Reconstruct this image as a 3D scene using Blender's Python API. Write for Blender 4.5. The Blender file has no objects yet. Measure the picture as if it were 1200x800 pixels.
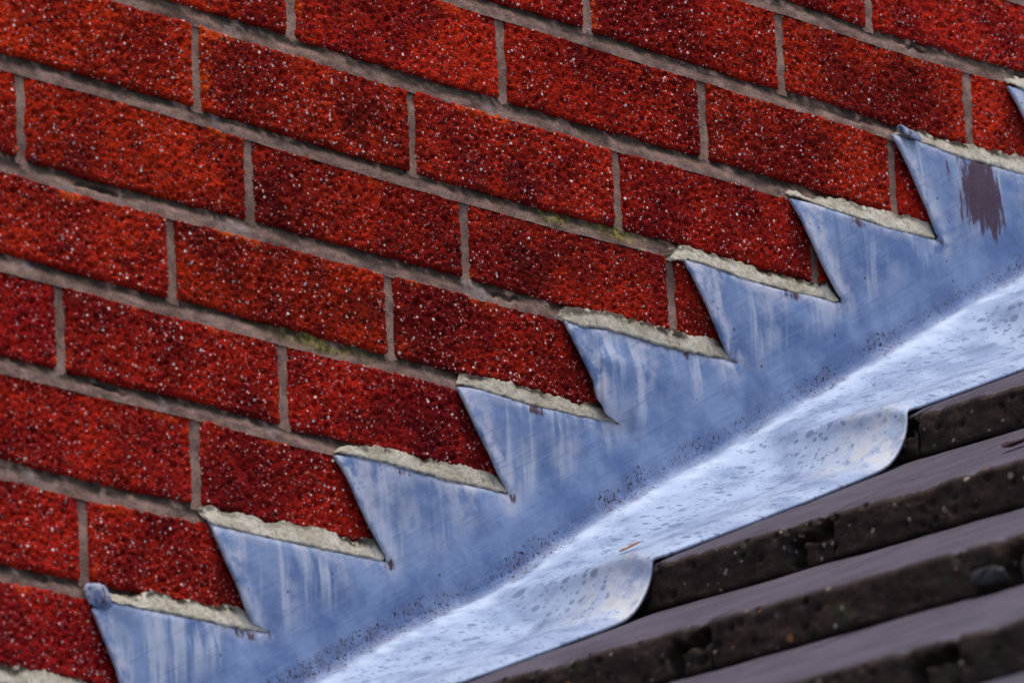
import bpy, bmesh, math, json
import numpy as np
from mathutils import Matrix, Vector
from mathutils.geometry import delaunay_2d_cdt

S = bpy.context.scene
COL = S.collection
rng = np.random.default_rng(11)
R_ = math.radians

# ------------------------------------------------------------------ camera, light, exposure
cam = bpy.data.cameras.new('camera')
co = bpy.data.objects.new('camera', cam); COL.objects.link(co)
co.matrix_world = Matrix((( .6849095, -.1802877, -.7059712, -4.13372742),
                          (-.7271713, -.2303712, -.6466459, -4.23616571),
                          (-.0460531,  .9562560, -.2888834, -2.15175335),
                          (0, 0, 0, 1)))
cam.sensor_width = 36.0
cam.lens = 10362.994 / 1200 * 36
cam.clip_start = .1; cam.clip_end = 3000
cam.dof.use_dof = True; cam.dof.focus_distance = 6.68; cam.dof.aperture_fstop = 14
S.camera = co

SUN = Vector((-.04, -.26, .96)).normalized()
EL = math.asin(SUN.z); AZ = math.atan2(SUN.x, SUN.y)
w = bpy.data.worlds.new('World'); S.world = w; w.use_nodes = True
wn = w.node_tree.nodes; wl = w.node_tree.links
sky = wn.new('ShaderNodeTexSky'); sky.sky_type = 'NISHITA'; sky.sun_disc = False
sky.sun_elevation = EL; sky.sun_rotation = AZ; sky.air_density = 1.0; sky.dust_density = 3.0; sky.ozone_density = 1.0
wl.new(sky.outputs[0], wn['Background'].inputs[0]); wn['Background'].inputs[1].default_value = .13
sl = bpy.data.lights.new('sun', 'SUN'); sl.energy = 1.5; sl.angle = R_(14); sl.color = (1, .97, .93)
so = bpy.data.objects.new('sun', sl); COL.objects.link(so); so.rotation_euler = SUN.to_track_quat('Z', 'Y').to_euler()
so.location = (2, -3, 6)
S.view_settings.view_transform = 'Standard'; S.view_settings.look = 'None'
S.view_settings.exposure = 0.35; S.view_settings.gamma = 1; S.view_settings.use_curve_mapping = False

# ------------------------------------------------------------------ helpers
def frac_hash(i, j, s):
    h = np.sin(i * 127.1 + j * 311.7 + s * 74.7) * 43758.5453
    return h - np.floor(h)
def vnoise(x, y, s=0):
    i = np.floor(x); j = np.floor(y); fx = x - i; fy = y - j
    fx = fx * fx * (3 - 2 * fx); fy = fy * fy * (3 - 2 * fy)
    a = frac_hash(i, j, s); b = frac_hash(i + 1, j, s); c = frac_hash(i, j + 1, s); d = frac_hash(i + 1, j + 1, s)
    return (a + (b - a) * fx) * (1 - fy) + (c + (d - c) * fx) * fy - .5
def fbm(x, y, s=0, o=3):
    r = 0; a = 1
    for k in range(o):
        r = r + a * vnoise(x, y, s + k * 3.1); x = x * 2.03 + 7; y = y * 2.03 + 3; a *= .5
    return r
def cells(x, y, s=0):
    """nearest random point of a unit lattice: distance and a random number of that point"""
    i0 = np.floor(x); j0 = np.floor(y)
    bd = np.full(np.shape(x), 9.0); br = np.zeros(np.shape(x))
    for di in (-1, 0, 1):
        for dj in (-1, 0, 1):
            i = i0 + di; j = j0 + dj
            d = np.hypot(i + frac_hash(i, j, s + 1) - x, j + frac_hash(i, j, s + 2) - y)
            m = d < bd; bd = np.where(m, d, bd); br = np.where(m, frac_hash(i, j, s + 5), br)
    return bd, br
def sstep(a, b, x):
    t = np.clip((x - a) / (b - a), 0, 1); return t * t * (3 - 2 * t)
def link(name, me, mat, parent=None, loc=None):
    o = bpy.data.objects.new(name, me); COL.objects.link(o)
    if mat is not None and not me.materials: me.materials.append(mat)
    if parent is not None: o.parent = parent
    if loc is not None: o.location = loc
    return o
def np_mesh(name, V, F, smooth=True, attrs=None):
    """V n x 3 in millimetres, F m x 4 or m x 3"""
    me = bpy.data.meshes.new(name); V = np.asarray(V, float) / 1000; F = np.asarray(F, np.int32)
    n = F.shape[1]
    me.vertices.add(len(V)); me.vertices.foreach_set('co', V.astype(np.float32).ravel())
    me.loops.add(F.size); me.loops.foreach_set('vertex_index', F.ravel())
    me.polygons.add(len(F)); me.polygons.foreach_set('loop_start', np.arange(0, F.size, n, dtype=np.int32))
    me.polygons.foreach_set('loop_total', np.full(len(F), n, np.int32))
    me.polygons.foreach_set('use_smooth', np.full(len(F), smooth))
    me.update(calc_edges=True)
    for k, v in (attrs or {}).items():
        a = me.attributes.new(k, 'FLOAT', 'POINT'); a.data.foreach_set('value', np.asarray(v, np.float32).ravel())
    return me
def grid_faces(nx, ny, off=0):
    """index [j*nx+i]; counter-clockwise when i runs right and j runs up, seen from -y"""
    i, j = np.meshgrid(np.arange(nx - 1), np.arange(ny - 1)); a = (j * nx + i).ravel() + off
    return np.column_stack([a, a + 1, a + nx + 1, a + nx])
def rim(nx, ny):
    b = list(range(nx)); r = [j * nx + nx - 1 for j in range(1, ny)]
    t_ = [(ny - 1) * nx + i for i in range(nx - 2, -1, -1)]; l = [j * nx for j in range(ny - 2, 0, -1)]
    return np.array(b + r + t_ + l)
def thing(name, label, cat, loc=(0, 0, 0)):
    o = bpy.data.objects.new(name, None); COL.objects.link(o); o.location = loc
    o['label'] = label; o['category'] = cat; o['kind'] = 'thing'; o.empty_display_size = .1
    return o

class NT:
    def __init__(s, name):
        s.m = bpy.data.materials.new(name); s.m.use_nodes = True; s.t = s.m.node_tree
        s.p = s.t.nodes['Principled BSDF']; s.g = s.n('ShaderNodeNewGeometry'); s.pos = s.g.outputs['Position']
    def n(s, k, **kw):
        x = s.t.nodes.new(k)
        for a, b in kw.items(): setattr(x, a, b)
        return x
    def put(s, sock, v):
        if isinstance(v, bpy.types.NodeSocket): s.t.links.new(v, sock)
        elif isinstance(v, (tuple, list)) and len(v) == 3 and sock.type == 'RGBA': sock.default_value = (*v, 1)
        else: sock.default_value = v
    def math(s, op, a, b=0.0, c=None):
        x = s.n('ShaderNodeMath', operation=op); s.put(x.inputs[0], a); s.put(x.inputs[1], b)
        if c is not None: s.put(x.inputs[2], c)
        return x.outputs[0]
    def mix(s, f, a, b, mode='MIX'):
        x = s.n('ShaderNodeMix', data_type='RGBA', blend_type=mode); s.put(x.inputs[0], f); s.put(x.inputs[6], a); s.put(x.inputs[7], b)
        return x.outputs[2]
    def ramp(s, v, a, b, lo=0.0, hi=1.0):
        x = s.n('ShaderNodeMapRange', interpolation_type='SMOOTHSTEP'); s.put(x.inputs[0], v)
        for k, q in zip((1, 2, 3, 4), (a, b, lo, hi)): x.inputs[k].default_value = q
        return x.outputs[0]
    def map(s, scale=(1, 1, 1), rot=(0, 0, 0), vec=None):
        x = s.n('ShaderNodeMapping'); s.put(x.inputs[0], vec or s.pos); x.inputs['Rotation'].default_value = rot; x.inputs['Scale'].default_value = scale
        return x.outputs[0]
    def noise(s, sc, det=3, vec=None, rough=.55):
        x = s.n('ShaderNodeTexNoise'); s.put(x.inputs['Vector'], vec or s.pos); x.inputs['Scale'].default_value = sc
        x.inputs['Detail'].default_value = det; x.inputs['Roughness'].default_value = rough
        return x.outputs['Fac']
    def cell(s, sc, vec=None):
        x = s.n('ShaderNodeTexVoronoi'); s.put(x.inputs['Vector'], vec or s.pos); x.inputs['Scale'].default_value = sc
        sp = s.n('ShaderNodeSeparateColor'); s.t.links.new(x.outputs['Color'], sp.inputs[0])
        return x.outputs['Distance'], sp.outputs[0], sp.outputs[1]
    def attr(s, k):
        x = s.n('ShaderNodeAttribute', attribute_name=k); return x.outputs['Fac']
    def bump(s, h, strength, dist=.001):
        x = s.n('ShaderNodeBump'); s.put(x.inputs['Height'], h); x.inputs['Strength'].default_value = strength; x.inputs['Distance'].default_value = dist
        s.t.links.new(x.outputs[0], s.p.inputs['Normal'])
    def fin(s, col, rough=.8, metal=0.0, spec=.5):
        s.put(s.p.inputs['Base Color'], col); s.put(s.p.inputs['Roughness'], rough); s.put(s.p.inputs['Metallic'], metal)
        s.p.inputs['Specular IOR Level'].default_value = spec
        return s.m

# ------------------------------------------------------------------ materials
def mat_brick():
    q = NT('red_brick')
    oi = q.n('ShaderNodeObjectInfo')
    c = q.mix(q.ramp(q.noise(11, 4), .38, .60), (.27, .009, .007), (.60, .026, .008))
    c = q.mix(q.ramp(q.noise(17, 4, q.map((1, 1, 1.3))), .53, .66, 0, .62), c, (.12, .006, .006))
    v = q.map((.8, 1, 1.25))
    c = q.mix(q.ramp(q.noise(330, 4, v, .7), .45, .62, 0, .72), c, (.075, .004, .004))
    c = q.mix(q.ramp(q.noise(420, 3, v, .7), .54, .70, 0, .6), c, (.70, .050, .016))
    c = q.mix(q.math('MULTIPLY', q.attr('edge'), q.ramp(q.noise(19, 3), .56, .66)), c, (.80, .075, .012))
    c = q.mix(q.math('MULTIPLY', q.attr('soot'), q.ramp(q.noise(30, 5, None, .65), .34, .56)), c, (.075, .005, .006))
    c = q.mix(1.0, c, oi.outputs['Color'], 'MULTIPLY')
    for sc, th, rad, col in ((330, .945, .40, (.80, .47, .42)), (520, .80, .50, (.60, .17, .15)), (320, .972, .42, (.95, .80, .74)), (460, .955, .48, (.85, .62, .56)), (640, .935, .5, (.8, .55, .5))):
        d, r, g = q.cell(sc)
        f = q.math('MULTIPLY', q.math('GREATER_THAN', r, th), q.math('LESS_THAN', d, q.math('MULTIPLY', g, rad)))
        c = q.mix(f, c, col)
    d, r, g = q.cell(300)
    f = q.math('MULTIPLY', q.math('GREATER_THAN', g, .74), q.ramp(d, .22, .42, .65, 0))
    c = q.mix(f, c, (.035, .004, .004))
    q.bump(q.math('ADD', q.noise(380, 3, v), q.math('MULTIPLY', q.noise(800, 2), .5)), 1.0, .0026)
    return q.fin(c, .95, 0, .06)
def mat_mortar():
    q = NT('mortar_grey_pink')
    c = q.mix(q.ramp(q.noise(32, 6, None, .65), .36, .64), (.235, .132, .098), (.44, .275, .212))
    c = q.mix(q.ramp(q.noise(420, 3), .5, .7, 0, .55), c, (.12, .09, .075))
    c = q.mix(q.ramp(q.noise(600, 2), .6, .75, 0, .5), c, (.5, .44, .41))
    c = q.mix(q.math('MULTIPLY', q.attr('grime_shade'), q.ramp(q.noise(60, 4), .30, .5)), c, (.055, .038, .028))
    c = q.mix(q.ramp(q.noise(70, 5, None, .7), .58, .68, 0, .5), c, (.10, .066, .05))
    c = q.mix(q.ramp(q.noise(19, 4), .60, .70, 0, .7), c, (.42, .33, .30))
    mo = q.math('MULTIPLY', q.attr('moss'), q.ramp(q.noise(130, 4), .36, .56))
    c = q.mix(mo, c, q.mix(q.ramp(q.noise(200, 2), .4, .6), (.09, .085, .012), (.34, .27, .075)))
    q.bump(q.math('ADD', q.noise(600, 4, None, .7), q.noise(180, 3)), .9, .0022)
    return q.fin(c, .92, 0, .2)
def mat_pointing():
    q = NT('pale_pointing')
    c = q.mix(q.ramp(q.noise(40, 4), .35, .65), (.66, .575, .43), (.90, .815, .65))
    c = q.mix(q.ramp(q.noise(240, 4, q.map((1.5, 1, .45)), .7), .54, .68, 0, .6), c, (.16, .125, .085))
    oi = q.n('ShaderNodeObjectInfo')
    c = q.mix(1.0, c, oi.outputs['Color'], 'MULTIPLY')
    c = q.mix(q.ramp(q.noise(28, 4), .56, .70, 0, .4), c, (.28, .23, .15))
    c = q.mix(q.math('MULTIPLY', q.attr('grime_shade'), q.ramp(q.noise(110, 4), .34, .50)), c, (.055, .038, .025))
    q.bump(q.math('ADD', q.noise(650, 4, None, .7), q.noise(250, 3)), 1.0, .0024)
    return q.fin(c, .85, 0, .3)
def mat_lead():
    q = NT('weathered_lead')
    tooth = q.attr('tooth')
    c = q.mix(q.ramp(q.noise(17, 5, None, .62), .36, .64), (.100, .165, .330), (.215, .295, .475))
    sv = q.map((1, 1, .09), (0, R_(6), 0))
    st = q.ramp(q.noise(75, 4, sv), .50, .66)
    c = q.mix(q.math('MULTIPLY', st, q.math('MULTIPLY', tooth, .85)), c, (.46, .50, .60))
    c = q.mix(q.math('MULTIPLY', q.ramp(q.noise(100, 3, sv), .40, .30), q.math('MULTIPLY', tooth, .5)), c, (.085, .14, .29))
    c = q.mix(q.math('MULTIPLY', q.attr('chalk_light'), q.ramp(q.noise(70, 4), .34, .60)), c, (.48, .49, .58))
    sc = q.map((.04, .5, 1), (0, 0, 0), q.map((1, 1, 1), (0, R_(29.3), 0)))
    scr = q.noise(420, 3, sc)
    c = q.mix(q.ramp(scr, .54, .72, 0, .38), c, (.10, .14, .31))
    c = q.mix(q.ramp(scr, .44, .28, 0, .22), c, (.34, .39, .60))
    c = q.mix(q.ramp(q.noise(9, 5, None, .65), .54, .70, 0, .55), c, (.075, .115, .235))
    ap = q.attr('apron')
    c = q.mix(q.math('MULTIPLY', ap, q.ramp(q.noise(26, 4), .30, .62, .30, .9)), c, (.47, .575, .76))  # apron painted paler: its brighter sky light put into the colour, over slight patina
    c = q.mix(q.math('MULTIPLY', ap, q.ramp(q.noise(120, 5, q.map((.3, .8, 1), (0, 0, 0), q.map((1, 1, 1), (0, R_(27), 0))), .65), .53, .68, 0, .6)), c, (.25, .32, .47))
    for s_, th, rad in ((95, .66, .44), (165, .55, .48), (46, .90, .34), (260, .58, .48)):
        d, r, g = q.cell(s_)
        f = q.math('MULTIPLY', q.math('GREATER_THAN', r, th), q.ramp(q.math('SUBTRACT', d, q.math('MULTIPLY', g, rad)), -.08, .05, .80, 0))
        c = q.mix(q.math('MULTIPLY', f, ap), c, (.16, .205, .34))
    c = q.mix(q.math('MULTIPLY', q.math('MULTIPLY', q.attr('chalk_light'), ap), q.ramp(q.noise(60, 5, None, .65), .40, .58)), c, (.66, .68, .70))
    c = q.mix(q.math('MULTIPLY', q.attr('scuff'), q.ramp(q.noise(120, 3), .3, .5)), c, (.17, .21, .33))
    c = q.mix(q.math('MULTIPLY', q.attr('fold_highlight'), q.ramp(q.noise(45, 4), .34, .66, .2, .95)), c, (.62, .71, .86))  # bright highlight of the fold, painted into the colour
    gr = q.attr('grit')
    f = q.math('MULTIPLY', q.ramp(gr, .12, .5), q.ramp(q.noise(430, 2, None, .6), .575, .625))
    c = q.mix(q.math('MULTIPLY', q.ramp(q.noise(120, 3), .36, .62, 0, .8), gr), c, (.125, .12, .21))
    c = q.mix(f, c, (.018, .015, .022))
    d, r, g = q.cell(170)
    c = q.mix(q.math('MULTIPLY', q.math('GREATER_THAN', r, .95), q.math('LESS_THAN', d, q.math('MULTIPLY', g, .22))), c, (.05, .05, .07))
    stn = q.math('ADD', q.attr('stain'), q.math('MULTIPLY', q.math('SUBTRACT', q.noise(70, 6, q.map((2.0, 1, .35)), .7), .5), 2.8))
    c = q.mix(q.math('MULTIPLY', q.ramp(stn, .28, .58, 0, .95), q.ramp(q.attr('stain'), .05, .25)), c, q.mix(q.noise(150, 3), (.040, .010, .017), (.090, .036, .050)))
    q.bump(q.math('ADD', q.math('MULTIPLY', scr, .5), q.math('MULTIPLY', q.noise(55, 3), 2.2)), .30, .0016)
    return q.fin(c, q.ramp(q.noise(40, 3), .3, .7, .42, .6), 0, .4)
def mat_tile():
    q = NT('concrete_tile')
    c = q.mix(q.ramp(q.noise(20, 4), .3, .7), (.066, .055, .077), (.106, .090, .118))
    c = q.mix(q.ramp(q.noise(500, 2), .55, .72, 0, .5), c, (.22, .19, .225))
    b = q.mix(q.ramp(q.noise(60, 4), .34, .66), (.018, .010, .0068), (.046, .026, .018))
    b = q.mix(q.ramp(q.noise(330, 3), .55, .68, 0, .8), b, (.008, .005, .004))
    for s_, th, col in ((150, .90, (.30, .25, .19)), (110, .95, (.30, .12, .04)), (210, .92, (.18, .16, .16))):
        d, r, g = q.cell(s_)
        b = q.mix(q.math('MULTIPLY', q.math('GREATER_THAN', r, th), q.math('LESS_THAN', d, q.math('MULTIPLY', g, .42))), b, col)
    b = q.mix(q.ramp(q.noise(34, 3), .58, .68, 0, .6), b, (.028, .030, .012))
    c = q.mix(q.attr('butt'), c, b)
    q.bump(q.math('ADD', q.noise(600, 4), q.math('MULTIPLY', q.noise(220, 3), q.attr('butt'))), .5, .0013)
    return q.fin(c, .8, 0, .35)
def mat_flat(name, a, b, sc, rough=.9, bs=.4):
    q = NT(name); c = q.mix(q.ramp(q.noise(sc, 4), .35, .65), a, b); q.bump(q.noise(sc * 4, 3), bs, .002); return q.fin(c, rough, 0, .3)
M_BRICK, M_MORTAR, M_POINT, M_LEAD, M_TILE = mat_brick(), mat_mortar(), mat_pointing(), mat_lead(), mat_tile()
M_GROUND = mat_flat('grey_paving', (.16, .15, .14), (.24, .23, .21), 3)
M_LEAF = mat_flat('rusty_flake', (.30, .10, .03), (.50, .30, .16), 300)
M_DARKLEAF = mat_flat('dark_wet_leaf', (.030, .010, .008), (.05, .018, .014), 200, .5)
M_CRUMB = mat_flat('grey_crumb', (.035, .035, .038), (.06, .06, .066), 150)

# ------------------------------------------------------------------ measured layout (mm; x along the wall, z up)
DATA = json.loads('''{"T":{"1":{"left":[[42.5,-538.5],[48.0,-546.8],[54.1,-556.9],[60.3,-566.9],[64.9,-575.4],[68.4,-588.4]],"bot":[[45.3,-531.9],[57.8,-531.7],[89.4,-531.4],[123.0,-530.8],[152.6,-530.3],[190.0,-530.4],[217.6,-527.2]],"top":[[35.8,-523.6],[59.0,-523.4],[89.8,-522.0],[98.5,-516.9],[123.8,-514.5],[153.3,-515.9],[192.6,-513.1],[204.4,-518.1],[216.0,-526.2]]},"2":{"left":[[159.9,-452.8],[164.7,-458.9],[171.8,-470.2],[178.9,-482.2],[184.5,-489.4],[189.2,-496.8],[195.3,-512.1],[202.4,-523.4]],"bot":[[156.5,-453.4],[164.8,-457.6],[213.6,-458.0],[250.8,-457.4],[288.4,-456.7],[316.6,-455.7],[341.4,-454.7]],"top":[[152.5,-447.2],[160.4,-443.9],[210.1,-442.8],[243.0,-441.6],[271.0,-440.0],[299.9,-440.1],[323.7,-439.8],[331.8,-437.8],[344.5,-448.5]]},"3":{"left":[[292.6,-383.2],[298.6,-387.3],[304.4,-393.3],[315.5,-413.7],[326.1,-429.8],[336.8,-443.4],[341.8,-448.9]],"bot":[[292.7,-381.9],[309.5,-380.8],[340.6,-379.8],[370.0,-380.4],[398.7,-381.8],[428.5,-381.7],[457.6,-381.2],[475.0,-380.7]],"top":[[303.8,-372.9],[319.9,-370.6],[345.0,-366.8],[370.9,-366.6],[399.6,-367.4],[438.6,-365.6],[462.2,-366.7],[470.3,-369.1],[481.1,-372.5]]},"4":{"left":[[426.0,-307.2],[431.0,-314.1],[438.5,-324.5],[445.1,-335.8],[451.8,-344.3],[457.7,-351.8],[465.0,-365.5],[473.5,-375.1]],"bot":[[426.1,-305.9],[437.9,-305.7],[449.8,-305.4],[479.0,-306.6],[508.5,-307.8],[529.9,-306.6],[556.0,-306.4],[588.9,-304.4],[603.1,-304.5]],"top":[[434.1,-295.3],[449.6,-294.3],[472.7,-292.0],[493.8,-292.7],[512.2,-293.3],[535.4,-293.7],[556.0,-293.2],[577.7,-291.2],[590.0,-290.3],[605.3,-300.1]]},"5":{"left":[[547.1,-233.7],[551.4,-239.6],[556.5,-246.6],[562.5,-254.8],[568.4,-263.0],[576.1,-274.2],[577.4,-282.6],[579.6,-290.2],[588.4,-299.2]],"bot":[[545.2,-233.4],[563.8,-235.2],[594.2,-232.1],[619.7,-232.6],[638.7,-233.1],[679.0,-232.9],[706.0,-231.9],[729.4,-230.2],[741.1,-230.8]],"top":[[540.0,-228.4],[547.0,-221.7],[571.6,-219.0],[597.2,-216.8],[621.9,-216.1],[641.9,-216.3],[662.0,-216.6],[689.9,-216.0],[717.1,-214.9],[725.5,-218.8],[737.3,-228.8]]},"6":{"left":[[685.7,-158.5],[690.2,-162.4],[694.6,-167.6],[709.4,-189.2],[717.9,-203.9],[726.4,-220.0],[732.5,-228.3]],"bot":[[670.9,-162.8],[688.5,-158.6],[711.8,-158.8],[740.8,-160.7],[765.3,-161.4],[787.9,-161.8],[809.7,-161.1],[831.6,-159.6],[855.6,-159.8],[865.8,-157.8]],"top":[[665.5,-157.0],[679.8,-147.4],[687.5,-146.6],[717.6,-146.1],[747.9,-146.3],[789.0,-147.9],[820.7,-147.9],[840.7,-146.8],[852.9,-143.7],[860.5,-149.2],[867.9,-156.0]]},"7":{"left":[[813.1,-84.5],[817.7,-89.1],[823.2,-94.2],[835.6,-112.5],[847.9,-132.3],[854.2,-140.7],[860.6,-147.8],[866.1,-154.3]],"bot":[[814.3,-82.2],[836.1,-83.3],[866.1,-84.3],[896.2,-85.2],[926.6,-86.2],[957.3,-85.0],[986.2,-83.5]],"top":[[811.8,-76.5],[822.9,-74.2],[867.2,-71.5],[897.5,-71.0],[928.0,-69.8],[958.7,-69.2],[981.3,-69.6],[985.9,-75.8],[988.4,-81.6]]},"8":{"left":[[938.9,-5.7],[945.8,-7.8],[958.6,-24.9],[964.9,-35.6],[970.2,-45.1],[981.9,-63.2],[986.9,-75.6],[988.6,-80.2]],"bot":[[944.0,-5.3],[967.6,-5.4],[995.3,-6.8],[1022.2,-8.3],[1057.7,-7.5],[1098.8,-6.9],[1121.1,-6.0]],"top":[[949.6,0.1],[966.4,4.3],[983.1,6.3],[1012.1,6.6],[1045.5,7.1],[1075.0,8.2],[1100.4,9.9],[1122.7,10.1]]}},"beds":{"-1":[[864.2,76.8],[921.0,75.0],[1043.1,75.6],[1113.1,79.7]],"0":[[593.5,0.7],[497.4,2.2],[720.9,0.5],[815.6,-0.3],[857.8,0.9],[938.8,-0.4]],"1":[[171.0,-73.7],[269.9,-75.8],[393.0,-75.3],[396.5,-76.6],[495.0,-75.9],[619.3,-77.0],[719.9,-73.8],[811.4,-75.5]],"2":[[-27.1,-149.3],[-3.9,-149.7],[169.0,-148.8],[223.7,-150.3],[280.7,-152.9],[388.3,-151.2],[393.7,-152.4],[449.2,-154.8],[611.0,-151.6],[616.7,-152.1],[676.2,-150.5]],"3":[[-30.1,-224.1],[-5.4,-226.0],[137.6,-226.3],[221.4,-224.9],[362.1,-225.5],[443.7,-225.4],[543.5,-226.1]],"4":[[-33.1,-298.3],[23.1,-298.0],[137.4,-299.9],[245.3,-299.5],[361.1,-300.4],[397.2,-299.9]],"5":[[-36.1,-373.9],[25.6,-373.9],[158.6,-372.7],[249.0,-374.7]],"6":[[-39.2,-450.1],[44.5,-451.4],[153.9,-448.8]],"7":[[-42.3,-525.7],[39.6,-524.5]],"8":[[-45.2,-598.2]]},"perps":{"-1":[594.8,816.7,1042.5],"0":[271.2,496.7,721.0,943.6],"1":[170.1,394.5,618.9],"2":[-6.5,221.1,447.3,674.3],"3":[138.0,362.6],"4":[25.2,247.5],"5":[155.8],"6":[41.8]}}''')
BEDS = {int(k): np.array(v) for k, v in DATA['beds'].items()}
TEETH = {int(k): {a: np.array(b) for a, b in v.items()} for k, v in DATA['T'].items()}
PERPS = {int(k): v for k, v in DATA['perps'].items()}
PERPS[-2] = [925.3]; PERPS[-3] = [800.]; PERPS[-4] = [910.]
PERPS[7] = [150.]; PERPS[8] = [40.]
TA = math.tan(R_(29.3)); ROOF_C = -722.0
def bed_z(k, x):
    z = -75.0 * k
    if k in BEDS:
        b = BEDS[k]; b = b[np.argsort(b[:, 0])]
        kx = np.linspace(b[0, 0], b[-1, 0], 12)
        dz = np.interp(kx, b[:, 0], b[:, 1] + 75 * k); dz = np.convolve(np.pad(dz, 1, 'edge'), [.25, .5, .25], 'valid')
        z = z + np.interp(x, kx, np.clip(dz, -3.2, 3.2))
    return z + 1.1 * vnoise(np.asarray(x, float) / 60, k * 9.3, 3)
BED_T = {k: 6.3 + .5 * math.sin(k * 2.3) for k in range(-9, 60)}

# ------------------------------------------------------------------ ground
gm = np_mesh('ground', [(-4e5, -4e5, -3750), (4e5, -4e5, -3750), (4e5, 4e5, -3750), (-4e5, 4e5, -3750)], [(0, 1, 2, 3)], False)
g = link('ground', gm, M_GROUND); g['kind'] = 'structure'

# ------------------------------------------------------------------ brick wall
wall = thing('brick_wall', 'old red brick wall with recessed pinkish grey mortar joints above the stepped lead', 'brick wall', (0, 0, -3.75))
WZ = 3750.0                                         # the wall's own origin is at the ground
XL, XR = -420.0, 1500.0
IN = (-75, 1150, -640, 175)
SOOT = [(340, -124, 71, 30, 0.8), (490, -137, 57, 26, 0.75), (269, -198, 57, 30, 0.55), (552, -181, 66, 26, 0.6), (345, -271, 66, 17, 0.7), (421, -351, 57, 30, 0.85), (736, -28, 57, 26, 0.55), (910, 22, 57, 23, 0.5), (585, -255, 75, 30, 0.6), (415, -300, 57, 13, 0.4), (175, -502, 38, 17, 0.6), (837, -132, 38, 26, 0.6), (87, -228, 85, 26, 0.35)]
def brick(x0, x1, k, fine, seed):
    """course k: under bed k, above bed k+1"""
    st = 1.15 if fine else 7.0
    nx = max(3, int((x1 - x0) / st)); nz = max(3, int(63 / st))
    u, v = np.meshgrid(np.linspace(0, 1, nx), np.linspace(0, 1, nz))
    xs = x0 + (x1 - x0) * u
    zt = bed_z(k, xs) - BED_T[k] + 1.6 * fbm(xs / 55, 0 * xs + k, seed, 2); zb = bed_z(k + 1, xs) + BED_T[k + 1] + 1.6 * fbm(xs / 55, 0 * xs + k, seed + 2, 2)
    Z = zb + (zt - zb) * v
    lean = rng.uniform(-1.3, 1.3, 2)
    X = xs + (v - .5) * (lean[0] * (1 - u) + lean[1] * u) + (1 - u) ** 6 * 1.6 * fbm(Z / 14, seed + 0 * Z, 1) + u ** 6 * 1.6 * fbm(Z / 14, seed + 5 + 0 * Z, 2)
    Z = Z + ((1 - v) ** 5 + v ** 5) * 1.5 * fbm(xs / 11, seed + v * 3, 4)
    ed = np.minimum(np.minimum(X - x0, x1 - X), np.minimum(Z - zb, zt - Z))
    h = 1.7 * fbm(X / 4.4, Z / 3.2, seed, 3) + .8 * fbm(X / 40, Z / 40, seed + 9, 2)
    d, r = cells(X / 5.5, Z / 4.6, seed)
    h = h - np.where(r > .45, 2.1 * r, 0) * sstep(.42, .12, d)
    d, r = cells(X / 13, Z / 10, seed + 20)
    h = h - np.where(r > .8, 3.2, 0) * sstep(.24, .08, d)
    h = h - 2.2 * sstep(2.6, 0, ed) ** 1.4 + rng.uniform(-.9, .9)
    soot = 0 * X
    for sx, sz, rx, rz, am in SOOT: soot = np.maximum(soot, am * np.exp(-(((X - sx) / rx) ** 2 + ((Z - sz) / rz) ** 2) ** 1.3))
    cx, cz = (x0 + x1) / 2, float(np.mean(zb + zt)) / 2
    V = np.column_stack([(X - cx).ravel(), (-h).ravel(), (Z - cz).ravel()])
    ri = rim(nx, nz); b = V[ri].copy(); b[:, 1] = 26
    F = grid_faces(nx, nz); n0 = len(V); m = len(ri); i = np.arange(m); j = (i + 1) % m
    F = np.vstack([F, np.column_stack([ri[j], ri[i], n0 + i, n0 + j])])
    edge = np.concatenate([(sstep(11, 1, np.minimum(np.minimum(X - x0, x1 - X), zt - Z)) * sstep(0, 6, Z - zb)).ravel(), np.zeros(m)])
    me = np_mesh('brick', np.vstack([V, b]), F, True, {'edge': edge, 'soot': np.concatenate([soot.ravel(), np.zeros(m)])})
    o = link('brick', me, M_BRICK, wall, (cx / 1000, 0, (cz + WZ) / 1000))
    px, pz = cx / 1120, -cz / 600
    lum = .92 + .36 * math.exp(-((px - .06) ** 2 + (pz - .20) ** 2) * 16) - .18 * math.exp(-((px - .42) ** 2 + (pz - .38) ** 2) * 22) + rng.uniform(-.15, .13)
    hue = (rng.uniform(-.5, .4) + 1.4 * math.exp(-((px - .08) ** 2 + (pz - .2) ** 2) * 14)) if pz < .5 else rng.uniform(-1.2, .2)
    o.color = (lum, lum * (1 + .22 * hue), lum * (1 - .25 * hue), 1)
n_b = 0
for k in range(-6, 12):
    px = PERPS.get(k)
    if px is None: px = [60.0 + (112 if k % 2 else 0) + 23 * math.sin(k * 4.1)]
    px = list(px)
    while px[0] > XL: px.insert(0, px[0] - 225 + rng.uniform(-2, 2))
    while px[-1] < XR: px.append(px[-1] + 225 + rng.uniform(-2, 2))
    for a, b in zip(px, px[1:]):
        top = -75.0 * k
        if top < ROOF_C + TA * a - 20: continue                     # wholly below the roof
        jw = rng.uniform(3.3, 4.9, 2)
        fine = b > IN[0] and a < IN[1] and top > IN[2] and top - 75 < IN[3]
        brick(a + jw[0], b - jw[1], k, fine, n_b * 1.37 + 3); n_b += 1
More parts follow.
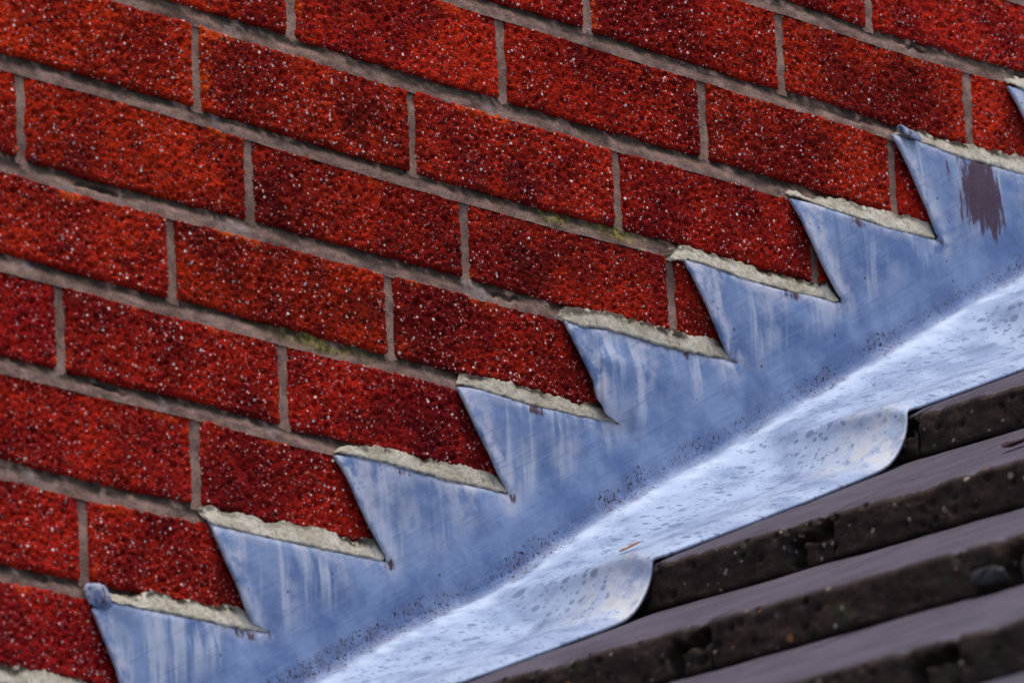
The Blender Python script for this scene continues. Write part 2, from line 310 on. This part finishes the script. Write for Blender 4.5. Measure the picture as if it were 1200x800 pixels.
def mortar():
    Vs, Fs, gr, mo = [], [], [], []; off = 0
    prof = np.linspace(-1, 1, 11)
    for k in range(-6, 13):
        xs = np.arange(XL + 10, XR, 2.2); nx = len(xs)
        X, P = np.meshgrid(xs, prof)
        zc = bed_z(k, X); Z = zc + P * (BED_T[k] + 2.2)
        t = (P + 1) / 2
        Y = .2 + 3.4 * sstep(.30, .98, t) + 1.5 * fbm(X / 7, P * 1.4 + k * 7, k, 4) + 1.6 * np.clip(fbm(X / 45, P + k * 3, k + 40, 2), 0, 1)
        cr = vnoise(X / 70, 0 * X + k, 77) ; Y = Y + 3.5 * sstep(.30, .42, cr) * sstep(.25, .05, np.abs(P - .5 * vnoise(X / 6, k + 0 * X, 5)))
        Vs.append(np.column_stack([X.ravel(), Y.ravel(), Z.ravel()])); Fs.append(grid_faces(nx, len(prof), off)); off += X.size
        gr.append((sstep(.28, .58, t + .30 * vnoise(X / 30, k + 0 * X, 8))).ravel())  # dark upper half of the bed: dirt plus painted shade below the brick
        m = 0 * X
        for mx, mz, sx in ((283, -297, 36), (616, -152, 26), (545, -154, 14), (330, -449, 14), (620, -148, 10)):
            m = np.maximum(m, np.exp(-((X - mx) / sx) ** 2) * (abs(-75 * k - mz) < 20))
        mo.append((m * sstep(.1, .5, t + .1)).ravel())
    for k in range(-6, 12):
        px = PERPS.get(k)
        if px is None: continue
        px = list(px)
        while px[0] > XL: px.insert(0, px[0] - 225)
        while px[-1] < XR: px.append(px[-1] + 225)
        for x in px:
            if -75 * k < ROOF_C + TA * x - 20: continue
            zb = float(bed_z(k + 1, x)) + 2; zt = float(bed_z(k, x)) - 2
            zs = np.arange(zb, zt, 2.2); ps = np.linspace(-1, 1, 7)
            P, Z = np.meshgrid(ps, zs)
            X = x + P * 6.6 + .8 * vnoise(Z / 15, x + 0 * Z, 6)
            Y = 2.6 + 1.4 * fbm(Z / 9, P + x, 12, 3) - .6 * (1 - P ** 2)
            Vs.append(np.column_stack([X.ravel(), Y.ravel(), Z.ravel()])); Fs.append(grid_faces(7, len(zs), off)); off += X.size
            gr.append(.35 * sstep(.2, .5, vnoise(Z / 25, x + 0 * Z, 3)).ravel()); mo.append((.6 * np.exp(-((x - 616) / 20) ** 2 - ((Z + 151) / 12) ** 2)).ravel())
    V = np.vstack(Vs); V[:, 2] += WZ
    me = np_mesh('mortar', V, np.vstack(Fs), True, {'grime_shade': np.concatenate(gr), 'moss': np.concatenate(mo)})
    link('mortar', me, M_MORTAR, wall)
mortar()
# the wall's own thickness behind the face bricks
bx0, bx1, bz0, bz1, by0, by1 = -900, 2400, 0, WZ + 1400, 12, 240
cv = [(x, y, z) for x in (bx0, bx1) for y in (by0, by1) for z in (bz0, bz1)]
cf = [(0, 1, 3, 2), (4, 6, 7, 5), (0, 4, 5, 1), (2, 3, 7, 6), (0, 2, 6, 4), (1, 5, 7, 3)]
link('wall_core', np_mesh('wall_core', cv, cf, False, {'grime_shade': [0] * 8, 'moss': [0] * 8}), M_MORTAR, wall)

# ------------------------------------------------------------------ lead flashing
flash = thing('lead_flashing', 'stepped blue grey lead flashing dressed from the brick courses down over the tiles', 'flashing', (0, 0, 0))
def shifted(src, dx, dz):
    return {k: v + np.array([dx, dz]) for k, v in src.items()}
for i in (0, -1, -2): TEETH[i] = shifted(TEETH[2], -133.5 * (2 - i), -75.0 * (2 - i))
for i in (9, 10, 11): TEETH[i] = shifted(TEETH[7], 133.5 * (i - 7) + 8, 75.0 * (i - 7))
TEETH[8]['bot'][-1] = (1120.5, -7); 
XF0, XF1 = -240.0, 1440.0
LEAD_OFF, RAD = 3.0, 8.0
CA = math.cos(R_(29.3))
NEAR = 15.0
def sag(x): return NEAR - 9.0 * np.exp(-((x - 450) / 75) ** 2) - 3.0 * np.exp(-((x - 700) / 60) ** 2) + .7 * np.sin(x / 47)
def bend_top(x): return ROOF_C + TA * x + (LEAD_OFF + RAD) / CA + sag(x)
def resample(p, st=2.5):
    p = np.asarray(p, float); d = np.concatenate([[0], np.cumsum(np.hypot(*np.diff(p, axis=0).T))])
    n = max(2, int(d[-1] / st)); q = np.linspace(0, d[-1], n)
    return np.column_stack([np.interp(q, d, p[:, 0]), np.interp(q, d, p[:, 1])])
SCUFFS = [((300, -150), (405, -95), 7), ((560, -120), (690, -95), 5), ((800, -40), (960, -75), 4)]
BUTTS = [-1143, -873, -603, -338, -78, 182, 432, 724, 994, 1266, 1538, 1810]
TV = 37.0                                           # vertical drop from a tile's front edge to the tile below
def chaikin(p, n=2):
    p = np.asarray(p, float)
    for _ in range(n):
        q = np.empty((2 * len(p) - 2, 2)); q[0::2] = .75 * p[:-1] + .25 * p[1:]; q[1::2] = .25 * p[:-1] + .75 * p[1:]
        p = np.vstack([p[:1], q, p[-1:]])
    return p
tight, soft = [], []
for a, b in zip(BUTTS, BUTTS[1:]):
    g_ = b - a; sl_ = TV / g_
    t_ = [(a + 14, -sl_ * 14 + .6), (a + 60, -sl_ * 60), (b - 70, -TV + sl_ * 70), (b - 44, -TV + sl_ * 44 + .5), (b - 27, -TV + 6), (b - 14, -TV + 13), (b - 7, -TV + 22), (b - 5, -9), (b - 4.2, -2), (b - 3, .9), (b + 1, 1.6), (b + 14, -sl_ * 14 + .6)]
    s_ = [(a + 30, -3), (a + 80, -8), (b - 80, -14), (b - 30, -17.0), (b - 16, -16), (b - 6, -6), (b + 4, -1), (b + 30, -3)]
    tight.append(chaikin(t_, 3)); soft.append(chaikin(s_, 3))
NP = 120
def fixed(p, n):
    d = np.concatenate([[0], np.cumsum(np.hypot(*np.diff(p, axis=0).T))]); q = np.linspace(0, d[-1], n + 1)[:-1]
    return np.column_stack([np.interp(q, d, p[:, 0]), np.interp(q, d, p[:, 1])])
TI = np.vstack([fixed(p, NP) for p in tight]); SO = np.vstack([fixed(p, NP) for p in soft])
SX = TI[:, 0].copy()
# straight base line for the bend: even spacing between the same ends
ST = np.column_stack([np.linspace(TI[0, 0], TI[-1, 0], len(TI)), np.full(len(TI), 0.0)])
ok = (SO[:, 0] > XF0 - 5) & (SO[:, 0] < XF1 + 5)
TI, SO = TI[ok], SO[ok]
XB = SO[:, 0].copy(); XB[0] = XF0; XB[-1] = XF1; XB = np.maximum.accumulate(XB)
edge_top = []; fold = []
for i in range(-2, 12):
    L, B = TEETH[i]['left'], TEETH[i]['bot']
    tt_ = np.linspace(0, 1, len(L))[:, None]; L = .6 * L + .4 * (L[:1] * (1 - tt_) + L[-1:] * tt_) if i != 5 else L
    if i == -2: L = L[:2]
    a = resample(L[::-1], 2.5)                      # up the slanting left edge to the tip
    b = resample(np.vstack([L[:1], B[1:]]), 2.5)    # along the tucked-in top edge
    if i > -2:
        # the slit ends where the tooth below was cut from this one
        a = a[a[:, 1] > edge_top[-1][1] + .6]
    for p in a: edge_top.append((p[0], p[1])); fold.append(0)
    for p in b[1:]: edge_top.append((p[0], p[1])); fold.append(1)
edge_top = np.array(edge_top); fold = np.array(fold)
keep = (edge_top[:, 0] > XF0 + 2) & (edge_top[:, 0] < XF1 - 2)
edge_top, fold = edge_top[keep], fold[keep]
low = np.column_stack([XB, bend_top(XB)])
outline = np.vstack([low, edge_top[::-1]])
# points inside
gx, gz = np.meshgrid(np.arange(XF0, XF1, 3.2), np.arange(-900, 400, 3.2)); gx = gx + (np.arange(gx.shape[0]) % 2)[:, None] * 1.6
P = np.column_stack([gx.ravel(), gz.ravel()])
P = P[(P[:, 1] > bend_top(P[:, 0]) + 1.8) & (P[:, 1] < bend_top(P[:, 0]) + 150)]
def inside(P, poly):
    r = np.zeros(len(P), bool); x, y = P[:, 0], P[:, 1]; j = len(poly) - 1
    for i in range(len(poly)):
        xi, yi = poly[i]; xj, yj = poly[j]
        if yi != yj:
            c = ((yi > y) != (yj > y)) & (x < (xj - xi) * (y - yi) / (yj - yi) + xi); r ^= c
        j = i
    return r
def near(P, Q):
    d = np.full(len(P), 1e9)
    for q in Q: d = np.minimum(d, (P[:, 0] - q[0]) ** 2 + (P[:, 1] - q[1]) ** 2)
    return np.sqrt(d)
P = P[inside(P, outline)]
P = P[near(P, edge_top) > 1.5]
pts = np.vstack([outline, P]); no = len(outline)
r = delaunay_2d_cdt([Vector(p) for p in pts], [], [list(range(no))], 1, 1e-4)
UP = np.array([(v.x, v.y) for v in r[0]]); TRI = np.array([f for f in r[2] if len(f) == 3])
d_fold = near(UP, edge_top[fold == 1]); d_left = near(UP, edge_top[fold == 0])
hb = UP[:, 1] - bend_top(UP[:, 0])
yu = -(4.0 + LEAD_OFF * 0) - 2.2 * sstep(0, 26, d_fold) + .5 * sstep(6, 0, d_fold) ** 1.5 - 2.0 * sstep(16, 0, d_left) * sstep(0, 6, d_fold)
yu = yu - 1.8 * fbm(UP[:, 0] / 75, UP[:, 1] / 60, 5, 2) * sstep(0, 25, hb)
yu = np.where(hb < 25, -6.2 + (yu + 6.2) * sstep(0, 25, hb), yu)
# the little fold beside the sixth step
fx = UP[:, 0] - 584 - .05 * (UP[:, 1] + 268)
yu = yu - 6.0 * sstep(-3.5, 3.5, fx) * sstep(60, 8, fx) * sstep(-240, -258, UP[:, 1]) * sstep(-310, -286, UP[:, 1])
# bend and apron: strips along s
th = np.linspace(0, math.pi / 2, 12)
rows = [(RAD * (1 - math.cos(t)), RAD * (1 - math.sin(t))) for t in th]
DW = 176.0
rows += [(d, 0.0) for d in np.concatenate([np.arange(11, DW - 26, 3.0), np.linspace(DW - 24, DW, 12)])]
AV, apron_a, grit_a, chalk_a = [], [], [], []
for ri_, (d, n) in enumerate(rows):
    wS = min(1.0, max(0.0, (d - 9) / 125.0)); wS = wS + .18 * math.sin(wS * math.pi); wT = 1.0
    x = XB * (1 - wS) + wS * (SO[:, 0] * (1 - wT) + TI[:, 0] * wT)
    h = wS * (SO[:, 1] * (1 - wT) + TI[:, 1] * wT)
    dd = d + (5.0 * vnoise(XB / 90, 0 * XB, 31) + 4 * np.sin((XB - 432) / 292 * math.pi)) * float(sstep(90, DW, d))
    roll = 8.5 * float(sstep(DW - 26, DW + 5, d)) ** 1.4; lift = 7.0 * float(sstep(70, DW - 30, d))
    ripple = 1.5 * fbm(x / 60, dd / 50 + 0 * x, 13, 3) * float(sstep(15, 60, d)) * (1 - .6 * float(sstep(120, DW, d)))
    z = ROOF_C + TA * x + h + (LEAD_OFF + n) / CA - roll + lift + ripple + sag(x) * (1 - min(1.0, max(0.0, (d - 6) / (DW - 40)))) 
    AV.append(np.column_stack([x, -6.2 - dd, z]))
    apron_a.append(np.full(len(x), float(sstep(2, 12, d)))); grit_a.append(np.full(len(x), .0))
AV = np.array(AV); nr, nc = AV.shape[:2]
# the bend's first row is the foot of the upstand
AF = grid_faces(nc, nr)[:, ::-1]
AVf = AV.reshape(-1, 3)
# upstand verts
out_ = -(yu + 4.0) * sstep(4, 40, hb)
UV_ = np.column_stack([UP[:, 0] - 1.10 * out_, yu, UP[:, 1] - .417 * out_])
apron_d = np.concatenate([np.full(nc, d) for d, n in rows] + [np.full(len(UP), -1.0)])
fold_light = sstep(2.5, 7, apron_d) * sstep(34, 12, apron_d)  # mask of the painted highlight just below the bend
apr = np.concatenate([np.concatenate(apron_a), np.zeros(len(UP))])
allV = np.vstack([AVf, UV_])
hh = allV[:, 2] - bend_top(allV[:, 0])
isup = np.concatenate([np.zeros(len(AVf), bool), np.ones(len(UP), bool)])
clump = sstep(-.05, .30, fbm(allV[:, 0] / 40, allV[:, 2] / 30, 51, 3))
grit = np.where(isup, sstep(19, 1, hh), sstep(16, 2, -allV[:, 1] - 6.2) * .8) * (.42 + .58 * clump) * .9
tooth_m = np.where(isup, sstep(28, 60, hh), 0)
# pale chalky bands beside the slanting edges; the tucked-in tops mix mortar bleed with painted sky light
chalk_light = np.where(isup, np.concatenate([np.zeros(len(AVf)), np.maximum(.85 * sstep(24, 4, d_left), .55 * sstep(10, 1, d_fold))]), .0)
chalk_light = chalk_light + np.where(isup, .5 * sstep(0, .35, fbm(allV[:, 0] / 30, allV[:, 2] / 50, 61, 2)) * tooth_m, 0)
# white water marks where the lead is knocked down over each tile's front edge
for b in BUTTS: chalk_light = np.maximum(chalk_light, np.where(isup, 0, .9 * np.exp(-((allV[:, 0] - b + 22) / 22) ** 2) * sstep(95, 150, -allV[:, 1])))
stain = 0 * hh
def blob(x, z, sx, sz, a=1.0):
    global stain
    stain = np.maximum(stain, np.where(isup, a * np.exp(-(((allV[:, 0] - x) / sx) ** 2) ** 1.5 - (((allV[:, 2] - z) / sz) ** 2) ** 1.5), 0))
blob(1042, -33, 25, 34, .95); blob(1004, -26, 4, 14, .6)
for i in range(0, 12):
    B = TEETH[i]['bot']; e = B[-1]
    blob(e[0] + 1, e[1] - 2, 7, 5, .34)
    for j in range(3, len(B) - 1):
        if (i * 3 + j * 5) % 4 == 0: blob(B[j][0], B[j][1] - 2.5, 13, 4, .45)
scuff = 0 * hh
for (xa, ya), (xb, yb), wd in SCUFFS:
    t_ = np.clip(((allV[:, 0] - xa) * (xb - xa) + (allV[:, 1] - ya) * (yb - ya)) / ((xb - xa) ** 2 + (yb - ya) ** 2), 0, 1)
    dd_ = np.hypot(allV[:, 0] - xa - t_ * (xb - xa), allV[:, 1] - ya - t_ * (yb - ya))
    scuff = np.maximum(scuff, np.where(isup, 0, (.45 + .5 * t_ ** 3) * sstep(wd * (.5 + t_ ** 4), 0, dd_)))
me = bpy.data.meshes.new('lead_sheet')
nA = len(AVf)
me.from_pydata((allV / 1000).tolist(), [], AF.tolist() + (TRI + nA).tolist())
for k_, v_ in (('apron', apr), ('grit', grit), ('tooth', tooth_m), ('chalk_light', np.clip(chalk_light, 0, 1)), ('scuff', scuff), ('stain', stain), ('fold_highlight', fold_light)):
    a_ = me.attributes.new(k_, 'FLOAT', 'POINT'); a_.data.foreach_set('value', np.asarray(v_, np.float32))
bm = bmesh.new(); bm.from_mesh(me)
bmesh.ops.remove_doubles(bm, verts=bm.verts, dist=2e-5)
bmesh.ops.recalc_face_normals(bm, faces=bm.faces)
if sum(f.normal.y for f in bm.faces) > 0: bmesh.ops.reverse_faces(bm, faces=bm.faces)
bm.to_mesh(me); bm.free()
me.polygons.foreach_set('use_smooth', np.ones(len(me.polygons), bool)); me.update()
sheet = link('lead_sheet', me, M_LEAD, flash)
so_ = sheet.modifiers.new('thickness', 'SOLIDIFY'); so_.thickness = .0025; so_.offset = -1

# ---- pale mortar pointing along each step
def strip(i):
    B, T_ = resample(TEETH[i]['bot'], .9), resample(TEETH[i]['top'], .9)
    n = max(len(B), len(T_)); n = int(n)
    B, T_ = fixed(np.vstack([TEETH[i]['bot'], TEETH[i]['bot'][-1:] + .01]), n), fixed(np.vstack([TEETH[i]['top'], TEETH[i]['top'][-1:] + .01]), n)
    ts = np.linspace(-.03, 1.10, 15); s = np.linspace(0, 1, n)
    SS, TT = np.meshgrid(s, ts)
    rag_t = -.3 + 2.4 * fbm(B[:, 0] / 6, 0 * s + i, 5, 4) - 3.0 * sstep(.16, .34, vnoise(B[:, 0] / 19, 0 * s + i, 25)) + 1.6 * np.clip(vnoise(B[:, 0] / 3.2, 0 * s + i, 7), 0, 1); rag_b = .8 + 1.5 * fbm(B[:, 0] / 5, 0 * s + i, 9, 4)
    X = B[:, 0] * (1 - TT) + T_[:, 0] * TT
    Z = (B[:, 1] + rag_b) * (1 - TT) + (T_[:, 1] + rag_t) * TT
    endf = sstep(0, .02, SS) * sstep(1, .985, SS)
    Y = -4.2 - .2 * np.sin(np.clip(TT, 0, 1) * math.pi) ** .7 * endf + 3.2 * np.clip(TT, 0, 1) ** 1.2 - .7 * fbm(X / 4, Z / 3, i, 3)
    Y = Y + 1.2 * sstep(.0, -.03, TT) + 4 * sstep(1.0, 1.10, TT) + 2.5 * (1 - endf)
    V = np.column_stack([X.ravel(), Y.ravel(), Z.ravel() + WZ])
    gr = sstep(.58, .86, TT + .40 * vnoise(X / 17, 0 * X + i, 3)) * sstep(-.35, .1, vnoise(X / 28, 0 * X + i * 2.2, 15)) + .5 * sstep(.1, -.05, TT)
    me = np_mesh('pointing', V, grid_faces(n, 15), True, {'grime_shade': np.clip(gr, 0, 1).ravel()})
    o = link('pointing', me, M_POINT, wall); t_ = {4: .78, 5: .80, 1: 1.08, 2: 1.0, 3: .85}.get(i, .95); o.color = (t_, t_ * .99, t_ * .97, 1)
for i in range(-1, 11): strip(i)

# ---- lead wedges folded into the tips of some steps
def curl(x, z, length, rad, turn, tilt, y=-6.5):
    a = np.linspace(-.4, turn, 18); l = np.linspace(0, length, 8)
    A, L = np.meshgrid(a, l); r_ = rad * (1 - .18 * A / turn)
    X = L * math.cos(tilt) - r_ * np.sin(A) * math.sin(tilt) * .4 + .5 * vnoise(A * 3, L / 4, 2)
    Z = -L * math.sin(tilt) + r_ * np.sin(A) + .4 * vnoise(A * 2, L / 3, 6); Y = y - r_ * np.cos(A) * .7
    me = np_mesh('lead_wedge', np.column_stack([(X + x).ravel(), Y.ravel(), (Z + z).ravel()]), grid_faces(18, 8), True, {'chalk_light': np.full(A.size, 1.0), 'tooth': np.zeros(A.size), 'grit': np.full(A.size, .3), 'stain': np.full(A.size, .25)})
    o = link('lead_wedge', me, M_LEAD, flash)
    m_ = o.modifiers.new('thickness', 'SOLIDIFY'); m_.thickness = .0018
def dollop(x, z, rx, rz, ry, seed):
    n, m_ = 26, 14
    A, Bt = np.meshgrid(np.linspace(0, 2 * math.pi, n, endpoint=False), np.linspace(.02, math.pi / 2, m_))
    rr = 1 + .55 * fbm(np.cos(A) * 1.4 + seed, np.sin(A) * 1.4 + Bt, seed, 2)
    X = x + rx * np.sin(Bt) * np.cos(A) * rr; Z = z + rz * np.sin(Bt) * np.sin(A) * rr - .25 * rz * np.cos(A)
    Y = -3 - ry * np.cos(Bt) * (1 + .6 * fbm(np.cos(A) * 2 * Bt, np.sin(A) * 2 * Bt, seed + 3, 3))
    F = []
    for j in range(m_ - 1):
        for i in range(n):
            F.append((j * n + i, (j + 1) * n + i, (j + 1) * n + (i + 1) % n, j * n + (i + 1) % n))
    F = np.array(F)
    V = np.column_stack([X.ravel(), Y.ravel(), Z.ravel()])
    me = np_mesh('lead_wedge', V, F, True, {'chalk_light': np.full(len(V), 1.0), 'tooth': np.zeros(len(V)), 'grit': np.full(len(V), .45), 'stain': np.full(len(V), .22)})
    bm = bmesh.new(); bm.from_mesh(me); bmesh.ops.contextual_create(bm, geom=[e for e in bm.edges if e.is_boundary and e.verts[0].index < n]); bmesh.ops.recalc_face_normals(bm, faces=bm.faces); bm.to_mesh(me); bm.free()
    link('lead_wedge', me, M_LEAD, flash)
dollop(48, -528, 13, 8.5, 3.5, 4.2)
curl(948, -2, 20, 4.5, 2.3, .16, -4.5)

# ------------------------------------------------------------------ tiled roof
roof = thing('tiled_roof', 'dark brown concrete tiled roof slope with thick gritty front edges below the lead', 'roof', (0, 0, ROOF_C / 1000))
WT = 298.0
def tile_mesh(seed, g_, fine):
    """origin at the front top edge, near-wall corner; y runs out of the wall (negative), x up the slope"""
    st = 1.7 if fine else 8
    ny, nh = int(WT / st), int(38 / st) + 1
    v, hh_ = np.meshgrid(np.linspace(0, WT - 2.2, ny), np.linspace(-TV + 2.2, 0, nh))
    sl_ = TV / g_
    t = hh_ / TV + 1                                  # 0 bottom .. 1 top
    dep = 1.6 * fbm(v / 9, hh_ / 7, seed, 4) + 2.2 * fbm(v / 40, hh_ / 30, seed + 3, 2) + 4.0 * sstep(7, 0, -hh_) ** 2
    d, r = cells(v / 12, hh_ / 10, seed + 2); dep = dep + np.where(r > .72, 3.5, 0) * sstep(.34, .1, d)
    slot = sstep(6.5, 4.5, np.abs(v - (WT - 34) - 5 * vnoise(hh_ / 6, 0 * v + seed, 2))) * sstep(.66, .58, t)
    lip = sstep(4.2, 2.8, np.abs(hh_ + 14 + 5 * vnoise(v / 7, 0 * v + seed, 4))) * sstep(WT - 38, WT - 34, v) * sstep(WT - 1, WT - 4, v)
    hole = sstep(8.5, 5.5, np.hypot(v - (WT - 9), (hh_ + 11) * 1.2) + 3 * vnoise(v / 4, hh_ / 4, seed))
    dep = dep + 26 * np.clip(np.maximum(np.maximum(slot, lip * .55), hole), 0, 1)
    und = 2.0 * sstep(.10, .0, t)
    X = dep + und * 3 ; Z = hh_ + X * (TA - sl_) * .0 + sstep(.6, 1, t) * (1.0 * fbm(v / 14, 0 * v, seed + 7, 3) - 1.8 * sstep(.22, .36, vnoise(v / 18, 0 * v, seed + 8)))
    V1 = np.column_stack([X.ravel(), -v.ravel(), Z.ravel()]); F1 = grid_faces(ny, nh)
    # top sheet, from the front edge back under the next course
    nt = 46
    q = np.concatenate([[0], np.cumsum(np.linspace(.6, 10, nt - 1))]); q = q / q[-1] * (g_ + 70)
    vv, Q = np.meshgrid(np.linspace(0, WT - 2.2, ny), q)
    x0 = X[-1][None, :]; fade = sstep(14, 0, Q)
    XX = Q + x0 * sstep(30, 0, Q); ZZ = Q * (TA - sl_) + Z[-1][None, :] * fade + 1.0 * fbm(vv / 60, Q / 60, seed + 11, 2) * sstep(0, 25, Q) + .5 * fbm(vv / 8, Q / 8, seed + 12, 2) * sstep(0, 10, Q)
    V2 = np.column_stack([XX.ravel(), -vv.ravel(), ZZ.ravel()]); F2 = grid_faces(ny, nt, len(V1))
    V2[:ny] = V1[-ny:]
    # underside and sides
    n1 = len(V1) + len(V2)
    ex, ez = g_ + 70, (g_ + 70) * (TA - sl_)
    back = np.array([(ex, 0, ez - 20), (ex, -(WT - 2.2), ez - 20), (3, 0, -TV + 2.2), (3, -(WT - 2.2), -TV + 2.2)])
    c1 = len(V1) + (nt - 1) * ny
    F3 = np.array([(n1 + 2, n1 + 3, n1 + 1, n1), (n1, n1 + 1, c1 + ny - 1, c1)])
    V = np.vstack([V1, V2, back])
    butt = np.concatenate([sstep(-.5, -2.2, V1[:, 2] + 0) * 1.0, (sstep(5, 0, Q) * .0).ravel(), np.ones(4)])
    me = np_mesh('roof_tile', V, np.vstack([F1, F2, F3]), True, {'butt': butt})
    # the two side faces
    bm = bmesh.new(); bm.from_mesh(me); bm.verts.ensure_lookup_table()
    for side, (b0, b1) in ((0, (n1 + 2, n1)), (ny - 1, (n1 + 3, n1 + 1))):
        loop = [side + j * ny for j in range(nh)] + [len(V1) + side + j * ny for j in range(1, nt)]
        try: bm.faces.new([bm.verts[i_] for i_ in loop] + [bm.verts[b1], bm.verts[b0]])
        except ValueError: pass
    bmesh.ops.remove_doubles(bm, verts=bm.verts, dist=1e-6)
    bmesh.ops.recalc_face_normals(bm, faces=bm.faces); bm.to_mesh(me); bm.free()
    return me
JOINT = {-603: 60, -338: 205, -78: 880 - 2 * WT, 182: 450 - WT, 432: 350 - WT, 724: 190, 994: 60, 1266: 200, -873: 200}
tcount = 0
variants = {}
for bi, b in enumerate(BUTTS):
    if b not in JOINT: continue
    g_ = BUTTS[bi + 1] - b
    fine = b in (-78, 182, 432, 724)
    y0 = JOINT[b] - WT + 2; k = 0
    while y0 < 1500:
        key = (g_ if fine else 270, fine, (bi * 2 + k) % (4 if fine else 2), b if fine else 0)
        if key not in variants: variants[key] = tile_mesh(len(variants) * 2.7 + 1, key[0] if fine else 270.0, fine)
        link('roof_tile', variants[key], M_TILE, roof, (b / 1000, -(y0 + (0 if y0 > 0 else 0)) / 1000, TA * b / 1000))
        y0 += WT; k += 1

# ------------------------------------------------------------------ small loose things
def flake(name, label, cat, x, y, z, L, Wd, H, seed, mat, yaw, slope=TA):
    n = 14; m_ = 7
    U, V_ = np.meshgrid(np.linspace(-1, 1, n), np.linspace(-1, 1, m_))
    wid = Wd * (1 - U ** 2) ** .6 * (1 + .35 * fbm(U * 2 + seed, V_ + seed, seed, 2))
    px = L * U; py = wid * V_; pz = H * (.35 + .65 * U ** 2 * .8 + .5 * V_ ** 2) + H * .5 * fbm(U * 2, V_ * 2, seed + 4, 2)
    c_, s_ = math.cos(yaw), math.sin(yaw)
    X = c_ * px - s_ * py; Y = s_ * px + c_ * py; Z = pz + slope * X
    me = np_mesh(name, np.column_stack([X.ravel(), Y.ravel(), Z.ravel()]), grid_faces(n, m_), True)
    o = link(name, me, mat, None, (x / 1000, y / 1000, z / 1000)); o['label'] = label; o['category'] = cat
    mm = o.modifiers.new('thickness', 'SOLIDIFY'); mm.thickness = .0009; mm.offset = 1
    return o
flake('dry_flake', 'small rusty brown curled flake lying on the pale lead apron', 'debris', 499, -99, ROOF_C + TA * 499 + 3.0, 8, 3.2, .9, 3, M_LEAF, -.5)
flake('dead_leaf', 'dark brown wet leaf lying on the tile below the right end of the lead', 'leaf', 520, -449, ROOF_C + TA * 520 - 9, 13, 10, 3, 8, M_DARKLEAF, 1.2, .43)

def lump(name, label, cat, x, y, z, rx, ry, rz, seed, mat):
    bm = bmesh.new(); bmesh.ops.create_icosphere(bm, subdivisions=4, radius=1)
    for v_ in bm.verts:
        p = v_.co; k_ = 1 + .5 * float(fbm(np.float64(p.x * 1.3 + seed), np.float64(p.y * 1.3 + p.z), seed, 3)); q_ = max(abs(p.x), abs(p.y), abs(p.z)) ** .5
        v_.co = Vector((p.x * rx, p.y * ry, p.z * rz)) * (k_ / q_ / 1000)
    me = bpy.data.meshes.new(name); bm.to_mesh(me); bm.free()
    me.polygons.foreach_set('use_smooth', np.ones(len(me.polygons), bool))
    o = link(name, me, mat, None, (x / 1000, y / 1000, z / 1000)); o['label'] = label; o['category'] = cat
lump('stone_chip', 'grey stone chip lodged against the tile edge near the right side of the roof', 'stone', 178, -698, TA * 182 + ROOF_C - 27, 5, 13, 6, 3, M_CRUMB)
